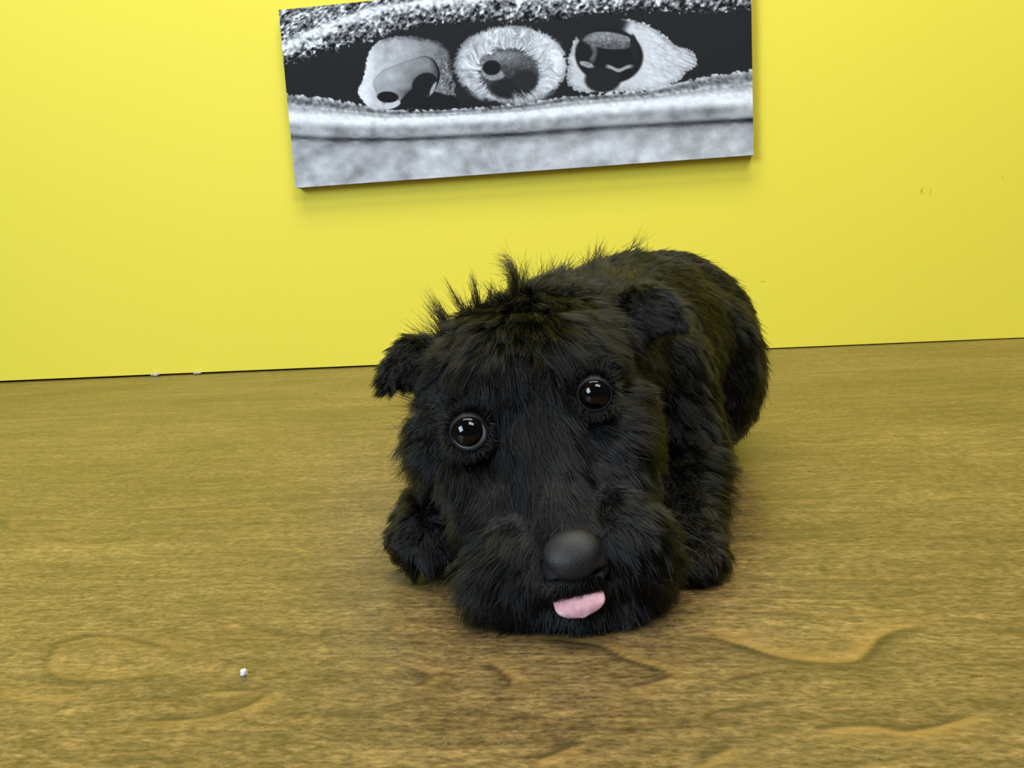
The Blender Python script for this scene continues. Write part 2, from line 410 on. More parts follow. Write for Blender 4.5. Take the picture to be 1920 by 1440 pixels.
over(sstep(1.05, .82, ell(1140, 76, 54, 17, .1))*sstep(1.02, .85, r3)*(.72+.28*sstep(94, 78, Y+5*n2+3*fnoise(1.2, 5, 33))), 138+12*nf+8*n1-34*sstep(66, 92, Y))
over(.8*sstep(1.2, .6, ell(1112, 98, 8, 22, .1)), 104+12*nf)
over(sstep(1.1, .9, ell(1096, 99, 15, 13)), 30)
over(sstep(1.3, .85, ell(1100, 121, 13, 5, .3)), 150+16*n1)
over(sstep(1.1, .85, ell(1163, 108, 34, 13, -.08)), 28)
over(sstep(1.6, .7, np.abs(Y-(124+8*np.exp(-((X-1160)/13)**2)))/3)*sstep(1132, 1142, X)*sstep(1192, 1178, X), 160)
over(sstep(1.1, .75, ell(1190, 92, 8, 30, -.15)), 34)
# lower blanket
bt = curve([(530,174),(539,175),(600,183),(672,195),(725,207),(825,206),(900,201),(975,195),(1060,181),(1210,170),(1272,156),(1335,141),(1412,131)])
wr_ = curve([(530,221),(542,222),(725,227),(850,222),(975,215),(1085,205),(1235,192),(1412,184)])
sm = curve([(530,256),(545,257),(625,262),(750,262),(975,252),(1135,240),(1285,232),(1412,225)])
t = (Y-bt)/np.maximum(wr_-bt, 6)
bl = 150+34*np.cos(t*12.0)+18*n2
bl = np.where(t > .55, 165+82*sstep(.5, .9, t)+8*n2, bl)
tt2 = (Y-wr_)/(sm-wr_)
bl = np.where(t > 1, 248-82*sstep(.04, .5, tt2)+9*n3+10*n9*sstep(.1, .5, tt2)+3*n1, bl)
bl2 = 182+11*n9+6*n3+3*n1+18*sstep(0, 70, Y-sm)*.6
bl = np.where(Y > sm, bl2, bl)
bl -= (92+40*sstep(1330, 1400, X))*np.exp(-((Y-sm)/(5.2+1*n3))**2)
bl -= 24*np.exp(-((Y-sm-9)/9)**2)
over(sstep(-2, 2, Y-bt+1.6*n2), bl)
img = np.clip(img, 14, 250)
rgb = np.stack([img*.975, img*.995+1, img*1.025+3], -1).reshape(-1, 3)
CB = np.array([(CXL+CXR)/2, WALL_Y, CZB])
canvas = tag(empty('canvas_print', CB), 'wide black and white canvas print of three dog noses hung on yellow wall', 'picture')
me = grid_mesh('printed_face', Pc-CB); color_attr(me, 'print', s2l(np.clip(rgb, 0, 255)))
mc = Mat('printed_canvas'); at = mc.n('Attribute', attribute_name='print')
pc = mc.n('NewGeometry').outputs['Position']
mc.set(Base_Color=mc.mix(1., at.outputs['Color'], (.93, .93, .93), 'MULTIPLY'), Roughness=.7, Specular_IOR_Level=.12); mc.bump(mc.noise(pc, 900, 2), .1, .0005)
link('printed_face', me, mc.m, canvas)
ms = Mat('canvas_edge'); ms.set(Base_Color=ms.ramp(ms.noise(ms.n('NewGeometry').outputs['Position'], 60, 3), [(.35, (.10, .105, .115)), (.65, (.25, .26, .28))]), Roughness=.7)
bm = bmesh.new(); box_bm(bm, Vector((CXL, CANVAS_Y+.0003, CZB))-Vector(CB), Vector((CXR, WALL_Y-.0003, CZT))-Vector(CB))
link('stretcher_frame', bm_mesh('stretcher_frame', bm), ms.m, canvas)

# ------------------------------------------------------------------ puppy
B = T(1120, 1000); B = np.array([B[0]+.04, B[1]+.12, 0.])
puppy = tag(empty('puppy', B), 'black shaggy terrier puppy crouching on table with pink tongue out', 'dog')
V = lambda a: Vector(tuple(map(float, a)))
# head frame
EM = W(997, 774, .362); NO = W(1075, 1045, .322)
hm = (NO-EM); HL = np.linalg.norm(hm); hm /= HL
hr = W(1115, 738, .362)-W(879, 810, .362); hr -= hm*(hr@hm); hr /= np.linalg.norm(hr)
hn = np.cross(hr, hm); hn *= np.sign(hn@(CAM-EM))
def HD(a, b, c): return EM+a*hr+b*hm+c*hn            # across, towards the nose, out of the face
def ellipsoid(bm, c, axes, sub=3):
    """axes: 3 vectors (rows) already scaled by the radii"""
    r = bmesh.ops.create_icosphere(bm, subdivisions=sub, radius=1)
    A = np.array(axes)
    for v in r['verts']: v.co = V(np.array(c)+np.array(v.co)@A)
CAX = np.array([cr, cu, cf]); HAX = np.array([hr, hm, hn])
def ecam(bm, px, py, d, rx, ry, rz): ellipsoid(bm, W(px, py, d), CAX*np.array([rx, ry, rz])[:, None])
def ehead(bm, c, rx, ry, rz): ellipsoid(bm, HD(*c), HAX*np.array([rx, ry, rz])[:, None])
def chain(bm, pts, step=.004):
    """tapering limb: overlapping balls along a polyline of (point, radius)"""
    for (a, ra), (b, rb) in zip(pts[:-1], pts[1:]):
        n = max(2, int(np.linalg.norm(np.array(b)-a)/step))
        for t in np.linspace(0, 1, n):
            r = bmesh.ops.create_icosphere(bm, subdivisions=2, radius=float(ra+(rb-ra)*t))
            c = V(a+(np.array(b)-a)*t)
            for v in r['verts']: v.co += c
def remesh(name, bm, voxel, it=6, fac=.5):
    me = bm_mesh(name+'_src', bm); o = bpy.data.objects.new(name+'_src', me); COL.objects.link(o)
    md = o.modifiers.new('r', 'REMESH'); md.mode = 'VOXEL'; md.voxel_size = voxel
    sm_ = o.modifiers.new('s', 'SMOOTH'); sm_.iterations = it; sm_.factor = fac
    dg = bpy.context.evaluated_depsgraph_get(); dg.update()
    out = bpy.data.meshes.new_from_object(o.evaluated_get(dg)); out.name = name
    bpy.data.objects.remove(o); bpy.data.meshes.remove(me)
    return smooth(out)
def get_co(me):
    c = np.empty(len(me.vertices)*3, np.float32); me.vertices.foreach_get('co', c); return c.reshape(-1, 3).astype(float)
def put_co(me, c): me.vertices.foreach_set('co', c.reshape(-1).astype(np.float32)); me.update()

bm = bmesh.new()
# skull, brow, muzzle, jaw
ehead(bm, (0, -.030, -.024), .046, .041, .038)
ehead(bm, (0, -.026, -.012), .035, .032, .031)
for sx in (-1, 1):
    ehead(bm, (sx*.024, -.016, -.008), .018, .014, .013)     # brow
    ehead(bm, (sx*.030, .008, -.028), .018, .028, .020)      # cheek
    ehead(bm, (sx*.021, .056, -.020), .017, .021, .017)      # flews
ecam(bm, 1078, 1103, .326, .015, .0045, .007)                   # upper lip
chain(bm, [(HD(0, -.006, -.014), .022), (HD(0, .028, -.0165), .0175), (HD(0, .061, -.0125), .0130)])
ecam(bm, 850, 830, .397, .018, .022, .020); ecam(bm, 1160, 810, .392, .016, .026, .022)
ecam(bm, 962, 955, .366, .020, .018, .014); ecam(bm, 1142, 915, .366, .018, .018, .014)       # between cheek and whisker pad
ecam(bm, 945, 1085, .345, .013, .015, .016); ecam(bm, 1190, 1052, .347, .014, .014, .016)
ecam(bm, 1085, 1125, .342, .022, .011, .014); ecam(bm, 1090, 1158, .336, .015, .0055, .010)
ecam(bm, 1010, 1150, .342, .016, .007, .012); ecam(bm, 1150, 1135, .342, .014, .008, .012)
# neck and trunk
chain(bm, [(W(1010, 725, .415), .044), (W(1085, 690, .46), .049), (W(1140, 690, .50), .056), (W(1192, 648, .56), .061), (W(1238, 655, .62), .064)], .008)
ecam(bm, 1245, 652, .625, .066, .070, .062)
ecam(bm, 1110, 820, .475, .050, .045, .045)
ecam(bm, 1150, 760, .55, .058, .050, .060)
# thigh, hind foot
ecam(bm, 1315, 690, .585, .040, .055, .042)
chain(bm, [(W(1310, 790, .57), .024), (W(1290, 840, .54), .014), (W(1275, 870, .50), .012)])
ecam(bm, 1110, 720, .60, .036, .050, .042)
# forelegs
chain(bm, [(W(1215, 700, .475), .036), (W(1255, 790, .468), .028), (W(1285, 865, .455), .021), (W(1290, 960, .418), .0155), (W(1296, 1025, .392), .0145)])
chain(bm, [(W(1020, 820, .46), .034), (W(910, 900, .450), .020), (W(812, 955, .418), .0150), (W(795, 1000, .402), .0140)])
for px, py, d in ((1258, 1062, .378), (1287, 1068, .374), (1317, 1060, .374), (1338, 1042, .380)):
    ellipsoid(bm, W(px, py, d), np.array([cr*.0068, [0, 0, .0085], np.array([cf[0], cf[1], 0])*.011]))
for px, py, d in ((752, 1015, .401), (776, 1034, .394), (806, 1040, .392), (834, 1040, .394)):
    ellipsoid(bm, W(px, py, d), np.array([cr*.0068, [0, 0, .0085], np.array([cf[0], cf[1], 0])*.011]))
body_me = remesh('body', bm, .0026, 14)
co = get_co(body_me)
# eye sockets: press the skin in a little around each eye
EYE = [(W(879, 810, .3625), .0086), (W(1115, 738, .3625), .0080)]
for c, r in EYE:
    c = np.array(c); d = np.linalg.norm(co-c, axis=1); k = d < r*.98
    co[k] = co[k] + hn*-.0*1 - (CAM-c)/np.linalg.norm(CAM-c)*((r*.98-d[k])[:, None])*1.2
co[:, 2] = np.maximum(co[:, 2], .0012)
put_co(body_me, co)
mskin = Mat('black_skin'); mskin.set(Base_Color=(.006, .006, .007), Roughness=.7, Specular_IOR_Level=.2)
put_co(body_me, co-B); body = link('body', body_me, mskin.m, puppy)
put_co(body_me, co-B)

# ---- ears: cupped leaf, tip folded over
def ear(base_a, base_b, tip, fold, width_mid, cupdir, name='ear'):
    """leaf surface from base edge a-b to a tip, bent over by 'fold'; rows along the length"""
    a, b, tp = np.array(base_a), np.array(base_b), np.array(tip)
    rows, cols = 15, 13; G = np.zeros((rows, cols, 3)); mid = (a+b)/2; ax = b-a; L = tp-mid
    for i in range(rows):
        s = i/(rows-1)
        wd = math.sqrt(max(0, 1-s**3.2))*(1+width_mid*math.sin(math.pi*s))
        bend = np.array(fold)*max(0, s-.45)**2*3.3
        for j in range(cols):
            q = j/(cols-1)-.5
            G[i, j] = mid+L*s+bend+ax*q*max(wd, .05)+np.array(cupdir)*(-4*q*q*.45+.3)*(1-s*.6)
    me = grid_mesh(name, G)
    o = bpy.data.objects.new('tmp', me); COL.objects.link(o)
    sd = o.modifiers.new('s', 'SOLIDIFY'); sd.thickness = .0042; sd.offset = 0
    ss = o.modifiers.new('u', 'SUBSURF'); ss.levels = 1; ss.render_levels = 1
    dg = bpy.context.evaluated_depsgraph_get(); dg.update()
    out = bpy.data.meshes.new_from_object(o.evaluated_get(dg)); out.name = name
    bpy.data.objects.remove(o)
    return smooth(out)
toc = -cf
ear_L = ear(W(815, 640, .404), W(800, 715, .398), W(712, 672, .402), toc*.008-cu*.012+cr*.004, .15, toc*.009)
ear_R = ear(W(1160, 556, .428), W(1185, 630, .418), W(1282, 556, .425), toc*.008-cu*.013-cr*.003, .15, toc*.009)

# ---- fur
def tri_data(me):
    me.calc_loop_triangles()
    t = np.empty(len(me.loop_triangles)*3, np.int32); me.loop_triangles.foreach_get('vertices', t)
    c = get_co(me); n = np.empty(len(me.vertices)*3, np.float32); me.vertices.foreach_get('normal', n)
    return c, n.reshape(-1, 3).astype(float), t.reshape(-1, 3)
def sample(me, count, off, weight=None):
    c, n, t = tri_data(me); c = c+off
    A = np.linalg.norm(np.cross(c[t[:, 1]]-c[t[:, 0]], c[t[:, 2]]-c[t[:, 0]]), axis=1)
    if weight is not None: A = A*weight(c[t].mean(1))
    i = rng.choice(len(t), count, p=A/A.sum())
    r1 = np.sqrt(rng.random(count)); r2 = rng.random(count); w = np.stack([1-r1, r1*(1-r2), r1*r2], 1)
    p = (c[t[i]]*w[..., None]).sum(1); nn = (n[t[i]]*w[..., None]).sum(1)
    return p, nn/np.maximum(np.linalg.norm(nn, axis=1), 1e-9)[:, None]
# guide hairs: pixel, depth, direction in the photo (x right, y down, z away), length mm, lift, clump, density, region
HEADR, BEARD, COAT, LEGL, LEGR = 0, 1, 2, 3, 4
GUIDE = [
 (980,640,.372, (0,.9,-.2), 20, .35, .6, 1.0, HEADR), (920,690,.372, (-.1,1,-.1), 17, .30, .6, 1, HEADR), (1030,690,.366, (.05,1,-.1), 17, .3, .6, 1, HEADR),
 (900,620,.385, (-.15,.95,-.2), 15, .45, .6, 1, HEADR), (990,600,.385, (0,.95,-.2), 15, .45, .6, 1, HEADR), (930,575,.40, (-.1,.4,-.8), 13, .45, .6, 1, HEADR), (1020,560,.40, (.3,.3,-.8), 13, .45, .6, 1, HEADR),
 (805,640,.40, (-.7,-.7,-.2), 13, .7, .8, .8, HEADR), (850,600,.40, (-.45,-.9,0), 13, .75, .85, .8, HEADR), (900,555,.41, (-.1,-1,0), 12, .75, .85, .8, HEADR),
 (950,535,.415, (.0,-1,0), 12, .75, .85, .8, HEADR), (1010,535,.42, (.3,-.9,.1), 16, .7, .7, 1, HEADR), (1080,530,.44, (.5,-.6,.3), 13, .5, .5, 1, COAT),
 (840,700,.385, (-.75,.5,0), 13, .4, .5, 1, HEADR), (790,760,.39, (-.95,.2,.0), 13, .5, .6, 1, HEADR), (775,830,.395, (-.8,.6,0), 16, .55, .65, 1, HEADR),
 (800,890,.395, (-.55,.85,0), 15, .5, .6, 1, HEADR), (870,880,.375, (.1,1,-.1), 10, .3, .5, 1.1, HEADR), (930,850,.36, (.5,.86,-.1), 12, .15, .5, 1.2, HEADR),
 (880,760,.362, (-.3,-.3,0), 5, .3, .3, 1, HEADR), (960,770,.355, (.25,.97,-.2), 14, .2, .6, 1.2, HEADR), (1010,870,.34, (.35,.93,-.2), 13, .12, .5, 1.3, HEADR),
 (990,940,.338, (.4,.9,-.1), 12, .15, .5, 1.3, HEADR), (1060,960,.328, (.12,.95,-.2), 7, .12, .3, 1.5, HEADR), (1080,880,.338, (.25,.95,-.2), 11, .15, .5, 1.3, HEADR),
 (1115,690,.362, (.4,-.5,0), 6, .3, .3, 1, HEADR), (1130,800,.358, (.7,.6,0), 11, .25, .5, 1.2, HEADR), (1150,870,.362, (.6,.8,0), 11, .25, .55, 1.1, HEADR),
 (1190,780,.372, (.97,.1,0), 12, .35, .5, 1, HEADR), (1160,660,.378, (.97,.1,0), 14, .35, .5, 1, HEADR), (1110,610,.385, (.8,.3,-.1), 14, .4, .5, 1, HEADR),
 (1220,720,.385, (.9,.2,.2), 12, .4, .5, 1, HEADR), (1210,860,.38, (.8,.6,.1), 14, .45, .6, 1, HEADR),
 (1078,1104,.321, (.05,1,-.1), 3, .25, .3, 2.5, BEARD), (1050,1104,.322, (-.1,1,-.1), 3.5, .25, .3, 2.5, BEARD), (1110,1098,.322, (.15,1,-.1), 3.5, .25, .3, 2.5, BEARD),
 (975,975,.342, (-.3,.9,-.1), 9, .12, .5, 1.2, HEADR), (1145,935,.345, (.5,.85,-.1), 9, .12, .5, 1.2, HEADR),
 (905,990,.355, (-.7,.6,0), 16, .5, .55, 1.1, BEARD), (900,1060,.35, (-.55,.8,0), 17, .5, .5, 1.1, BEARD), (940,1110,.345, (-.25,1,0), 16, .45, .5, 1.1, BEARD),
 (1000,1080,.338, (-.3,.95,-.1), 12, .35, .5, 1.1, BEARD), (1000,1010,.335, (-.5,.85,-.1), 10, .2, .5, 1.2, BEARD), (1040,1140,.335, (-.1,1,0), 8, .3, .4, 1, BEARD),
 (1140,1000,.335, (.6,.8,-.1), 11, .2, .5, 1.2, BEARD), (1200,990,.352, (.8,.5,0), 16, .5, .55, 1.1, BEARD), (1235,1050,.35, (.75,.65,0), 16, .5, .55, 1.1, BEARD),
 (1190,1100,.345, (.5,.75,0), 13, .40, .5, 1.1, BEARD), (1150,1080,.338, (.5,.85,-.1), 12, .35, .5, 1.1, BEARD), (1130,1140,.337, (.2,1,0), 9, .3, .4, 1, BEARD),
 (1070,1105,.33, (.05,1,0), 5, .3, .3, 1.2, BEARD),
 (1100,500,.47, (.3,-.8,.3), 14, .5, .6, 1, COAT), (1150,480,.52, (.5,-.6,.4), 11, .4, .6, 1, COAT), (1230,470,.58, (.8,-.05,.4), 7, .25, .5, 1, COAT), (1310,490,.60, (.85,.25,.4), 8, .3, .5, 1, COAT),
 (1380,570,.61, (.6,.7,.2), 10, .35, .55, 1, COAT), (1410,660,.60, (.4,.9,0), 12, .4, .6, 1, COAT), (1370,740,.58, (.2,1,-.1), 12, .4, .6, 1, COAT), (1310,600,.56, (.7,.6,.1), 9, .25, .5, 1, COAT),
 (1250,560,.54, (.75,.3,.3), 9, .25, .5, 1, COAT), (1200,520,.52, (.7,-.1,.5), 9, .3, .5, 1, COAT), (1280,660,.48, (.4,.9,.1), 9, .25, .5, 1, COAT),
 (1050,700,.50, (-.4,.8,.3), 11, .3, .5, 1, COAT), (1050,640,.58, (-.4,.7,.4), 11, .3, .5, 1, COAT), (1250,650,.69, (.3,.5,.8), 11, .3, .5, 1, COAT), (1120,900,.47, (0,.9,0), 10, .3, .5, 1, COAT),
 (1300,740,.465, (.5,.85,0), 10, .3, .6, 1, LEGR), (1330,820,.455, (.65,.75,0), 12, .4, .7, 1, LEGR), (1345,880,.45, (.85,.5,.1), 15, .5, .75, 1, LEGR), (1330,960,.415, (.65,.75,0), 11, .4, .75, 1, LEGR),
 (1280,940,.405, (.3,.9,-.1), 10, .35, .7, 1, LEGR), (1330,1030,.385, (.6,.8,0), 6, .35, .7, 1.2, LEGR), (1290,1060,.37, (.1,1,-.1), 6, .3, .6, 1.2, LEGR),
 (880,900,.43, (-.6,.6,0), 10, .35, .6, 1, LEGL), (800,930,.41, (-.75,.4,0), 10, .4, .7, 1, LEGL), (755,990,.395, (-.6,.8,0), 7, .35, .7, 1.2, LEGL), (780,1000,.385, (-.3,.95,-.1), 8, .3, .7, 1.2, LEGL),
 (830,1010,.385, (.1,1,-.1), 8, .3, .7, 1.2, LEGL),
]
gp = np.array([W(*g[:3]) for g in GUIDE]); gd = np.array([g[3][0]*cr-g[3][1]*cu+g[3][2]*cf for g in GUIDE]); gd /= np.linalg.norm(gd, axis=1)[:, None]
gv = np.array([[g[4]/1000, g[5], g[6], g[7]] for g in GUIDE]); greg = np.array([g[8] for g in GUIDE])
def idw(p):
    D = np.zeros((len(p), 3)); Vv = np.zeros((len(p), 4)); R = np.zeros(len(p), int)
    for a in range(0, len(p), 20000):
        q = p[a:a+20000]; d2 = ((q[:, None]-gp[None])**2).sum(-1); w = 1/(d2+4e-5)**2.2; w /= w.sum(1)[:, None]
        D[a:a+20000] = w@gd; Vv[a:a+20000] = w@gv; R[a:a+20000] = greg[d2.argmin(1)]
    return D, Vv, R
NP = 7; ss_ = np.linspace(0, 1, NP)
def strands(p, n, D, L, lift, jit, grav=.25):
    N = len(p)
    D = D+rng.standard_normal((N, 3))*jit
    t = D-n*(D*n).sum(1)[:, None]; t /= np.maximum(np.linalg.norm(t, axis=1), 1e-6)[:, None]
    d0 = n*lift[:, None]+t*(1-lift)[:, None]*.9; d0 /= np.linalg.norm(d0, axis=1)[:, None]
    d1 = t*1.0+n*(lift*.55)[:, None]+np.array([0, 0, -grav]); d1 += rng.standard_normal((N, 3))*jit*.8
    d1 /= np.linalg.norm(d1, axis=1)[:, None]
    S = ss_[None, :, None]
    return p[:, None]+L[:, None, None]*(d0[:, None]*(S-.5*S**2)+d1[:, None]*(.5*S**2))
def grow(me, off, count, clumps, params, weight=None):
    """returns strands (N, NP, 3), roots' regions; tips of a clump lean together"""
    p, n = sample(me, count, off, weight); cp, cn = sample(me, clumps, off, weight)
    D, Vv, R = params(p); cD, cV, _ = params(cp)
    S = strands(p, n, D, Vv[:, 0]*rng.uniform(.5, 1.25, count), Vv[:, 1], .16)
    C = strands(cp, cn, cD, cV[:, 0]*rng.uniform(.6, 1.4, clumps), np.clip(cV[:, 1]*rng.uniform(.7, 1.25, clumps), 0, .95), .26)
    # locks wave a little
    wv = rng.standard_normal((clumps, 3)); ph = rng.uniform(0, 6.28, clumps)
    C = C+wv[:, None]*(.0011*np.sin(ss_[None]*4.2+ph[:, None])*ss_[None])[..., None]*(cV[:, 0]/.014)[:, None, None]
    kd = kdtree.KDTree(clumps)
    for i, q in enumerate(cp): kd.insert(q, i)
    kd.balance()
    idx = np.fromiter((kd.find(q)[1] for q in p), int, count)
    f = np.clip(Vv[:, 2]*rng.uniform(.6, 1.35, count), 0, .96)[:, None, None]*(ss_[None, :, None]**1.15)
    tgt = C[idx]+(p-cp[idx])[:, None]*.18
    S = S*(1-f)+tgt*f
    S = S+rng.standard_normal((count, 1, 3))*(ss_[None, :, None]**2)*.0006
    return S, R
NOSE_C = HD(0, .070, -.005)
TONG = W(1090, 1140, .317)
def keep_clear(S):
    """no fur through the eyes, over the nose or across the tongue"""
    k = np.ones(len(S), bool)
    for c, r in EYE:
        c = np.array(c); f = (CAM-c)/np.linalg.norm(CAM-c); q = S-c; ax = q@f; rad = np.linalg.norm(q-ax[..., None]*f, axis=-1)
        k &= ~((rad < r*np.where((q@cu) > .002, .60, .74)) & (ax > -.004)).any(1)
    q = S-NOSE_C; k &= ~(((q@hr/.0122)**2+((q@hm)/.0095)**2+((q@hn)/.0100)**2 < 1).any(1))
    f = (CAM-TONG)/np.linalg.norm(CAM-TONG); q = S-TONG; k &= ~((np.abs(q@cr) < .0105) & (q@cu < .0004) & (q@cu > -.0040) & (q@f > -.004)).any(1)
    return k
def fur_object(name, S, base, parent, mat, rad=.00012):
    S = S.copy(); S[..., 2] = np.maximum(S[..., 2], .0009)
    hc = bpy.data.hair_curves.new(name); N = len(S)
    hc.add_curves([NP]*N)
    hc.attributes['position'].data.foreach_set('vector', (S-base).reshape(-1).astype(np.float32))
    ra = hc.attributes.get('radius') or hc.attributes.new('radius', 'FLOAT', 'POINT')
    rr = (rad*np.array([1, 1, .95, .85, .7, .5, .2]))[None]*rng.uniform(.6, 1.25, (N, 1))
    ra.data.foreach_set('value', rr.reshape(-1).astype(np.float32))
    o = bpy.data.objects.new(name, hc); COL.objects.link(o); hc.materials.append(mat); o.parent = parent
    o['kind'] = 'stuff'
    return o
def hair_mat(name, col, rough=.17, radial=.22):
    mm = bpy.data.materials.new(name); mm.use_nodes = True; t = mm.node_tree
    for nd in list(t.nodes): t.nodes.remove(nd)
    out = t.nodes.new('ShaderNodeOutputMaterial'); h = t.nodes.new('ShaderNodeBsdfHairPrincipled')
    h.model = 'CHIANG'; h.parametrization = 'COLOR'
    h.inputs['Color'].default_value = (*col, 1); h.inputs['Roughness'].default_value = rough; h.inputs['Radial Roughness'].default_value = radial
    h.inputs['Random Roughness'].default_value = .2; h.inputs['IOR'].default_value = 1.37
    hi = t.nodes.new('ShaderNodeHairInfo'); rp = t.nodes.new('ShaderNodeValToRGB'); e = rp.color_ramp.elements
    e[0].position = .62; e[0].color = (*col, 1); e[1].position = 1; e[1].color = (.008, .0077, .0077, 1)
    t.links.new(hi.outputs['Random'], rp.inputs[0]); t.links.new(rp.outputs[0], h.inputs['Color'])
    t.links.new(h.outputs[0], out.inputs[0])
    return mm
MFUR = hair_mat('black_fur', (.0015, .0015, .0017))
def dens(c):
    _, v, r = idw(c); return v[:, 3]*np.array([1.5, 1.7, .8, 1.1, 1.1])[r]
S, R = grow(body_me, B, 170000, 4300, idw, dens)
k = keep_clear(S); S, R = S[k], R[k]
# straggling tufts on the crown, ears and cheeks
TUFT = [  # root px, py, depth, tip px, py, strands, spread mm
 (812,612,.402, 796,535, 60, 2.6), (822,600,.402, 806,556, 60, 4), (840,590,.402, 800,570, 50, 4), (858,578,.402, 833,516, 22, 1.2), (868,576,.402, 846,538, 30, 3), (884,566,.404, 877,497, 26, 1.2),
 (890,562,.404, 888,512, 34, 2), (900,562,.405, 930,520, 26, 3), (925,548,.407, 905,520, 26, 3), (946,540,.408, 928,474, 60, 2.6), (950,540,.408, 943,468, 60, 3), (958,540,.408, 958,488, 60, 4),
 (985,530,.41, 990,490, 40, 5), (1015,522,.412, 1030,486, 50, 5), (1045,512,.42, 1060,484, 40, 5), (1090,500,.44, 1118,460, 60, 5), (1110,490,.45, 1134,452, 50, 4), (790,640,.40, 766,606, 40, 4), (800,630,.40, 778,588, 30, 4),
 (1185,456,.545, 1206,440, 40, 5), (755,745,.398, 732,742, 30, 4), (775,800,.395, 748,800, 40, 5), (772,850,.395, 752,880, 40, 5), (800,880,.395, 778,905, 40, 5),
]
TS = []; SKIN = get_co(body_me)+B
for px, py, d, qx, qy, n_, sp in TUFT:
    rayd = W(px, py, 1.)-CAM; rayd /= np.linalg.norm(rayd); rel = SKIN-CAM; tt_ = rel@rayd
    a = SKIN[np.argmin(np.linalg.norm(rel-tt_[:, None]*rayd, axis=1)+.02*tt_)]; b = W(qx, qy, (a-CAM)@cf)
    b = a+(b-a)*min(1., .034/np.linalg.norm(b-a)); a = a-(b-a)*.08; dirn = b-a; Lt = np.linalg.norm(dirn)
    ro = a+rng.standard_normal((n_, 3))*sp*.0006
    tip = b+rng.standard_normal((n_, 3))*sp*.0007*(1+.2*rng.standard_normal((n_, 1)))-dirn*rng.uniform(0, .45, (n_, 1))
    bend = (rng.standard_normal(3)*.14*Lt+rng.standard_normal((n_, 3))*.04*Lt)
    TS.append(ro[:, None]*(1-ss_[None, :, None])+tip[:, None]*ss_[None, :, None]+bend[:, None]*(np.sin(ss_*math.pi)*.6)[None, :, None])
TS = np.concatenate(TS); S = np.concatenate([S, TS]); R = np.concatenate([R, np.zeros(len(TS), int)])
# short hair growing outwards round the eyelids
for c, rE in EYE:
    c = np.array(c); f = (CAM-c)/np.linalg.norm(CAM-c); a = cr-f*(cr@f); a /= np.linalg.norm(a); u = np.cross(f, a); u *= np.sign(u@cu)
    n_ = 1500; th = rng.uniform(0, 2*math.pi, n_); al = rng.uniform(1.02, 1.42, n_)
    rad = np.cos(th)[:, None]*a+np.sin(th)[:, None]*u
    p0 = c+rE*1.10*(np.sin(al)[:, None]*rad+np.cos(al)[:, None]*f)
    dr = rad*.62+f*.32-u*.38*(np.sin(th) < .5)[:, None]+rng.standard_normal((n_, 3))*.27
    dr /= np.linalg.norm(dr, axis=1)[:, None]
    Ln = rng.uniform(.0015, .0060, n_)
    end = dr-f*.5+rng.standard_normal((n_, 3))*.1
    LS = p0[:, None]+Ln[:, None, None]*(dr[:, None]*(ss_-.5*ss_**2)[None, :, None]+end[:, None]*(.5*ss_**2)[None, :, None])
    S = np.concatenate([S, LS]); R = np.concatenate([R, np.zeros(n_, int)])
# short hair of the upper lip, hanging over the root of the tongue
n_ = 1700; t_ = rng.random(n_)
lp = np.array([W(1036+96*t, 1108-22*t+rng.normal()*4, .3195+.0012*abs(t-.5)*2+rng.normal()*.0006) for t in t_])
dv = -cu*1.0+cr*((t_-.5)*.9+.1)[:, None]-cf*.15+rng.standard_normal((n_, 3))*.16
dv /= np.linalg.norm(dv, axis=1)[:, None]; Ln = rng.uniform(.0022, .0052, n_)
LS = lp[:, None]+Ln[:, None, None]*(dv[:, None]*ss_[None, :, None]+(cf*.35)[None, None]*(ss_**2)[None, :, None])
S = np.concatenate([S, LS]); R = np.concatenate([R, np.ones(n_, int)])
# stray single hairs all over
q, nq = sample(body_me, 5000, B); Dq, Vq, Rq = idw(q)
SQ = strands(q, nq, Dq, Vq[:, 0]*rng.uniform(1., 1.5, 5000), np.clip(Vq[:, 1]*1.3, 0, .9), .3, .1)
kq = keep_clear(SQ); S = np.concatenate([S, SQ[kq]]); R = np.concatenate([R, Rq[kq]])
for reg, nm in ((HEADR, 'head_fur'), (BEARD, 'beard'), (COAT, 'coat'), (LEGL, 'foreleg_fur'), (LEGR, 'foreleg_fur')):
    fur_object(nm, S[R == reg], B, puppy, MFUR)
for me, dirs in ((ear_L, (-.5*cr-.75*cu)), (ear_R, (.6*cr-.6*cu))):
    c = get_co(me)
    def par(p, d=dirs):
        n_ = len(p); return np.tile(d/np.linalg.norm(d), (n_, 1)), np.tile([.0075, .35, .6, 1], (n_, 1)), np.zeros(n_, int)
    Se, _ = grow(me, 0., 9000, 500, par)
    put_co(me, c-B); e = link('ear', me, mskin.m, puppy)
    fur_object('ear_fur', Se, B, e, MFUR)

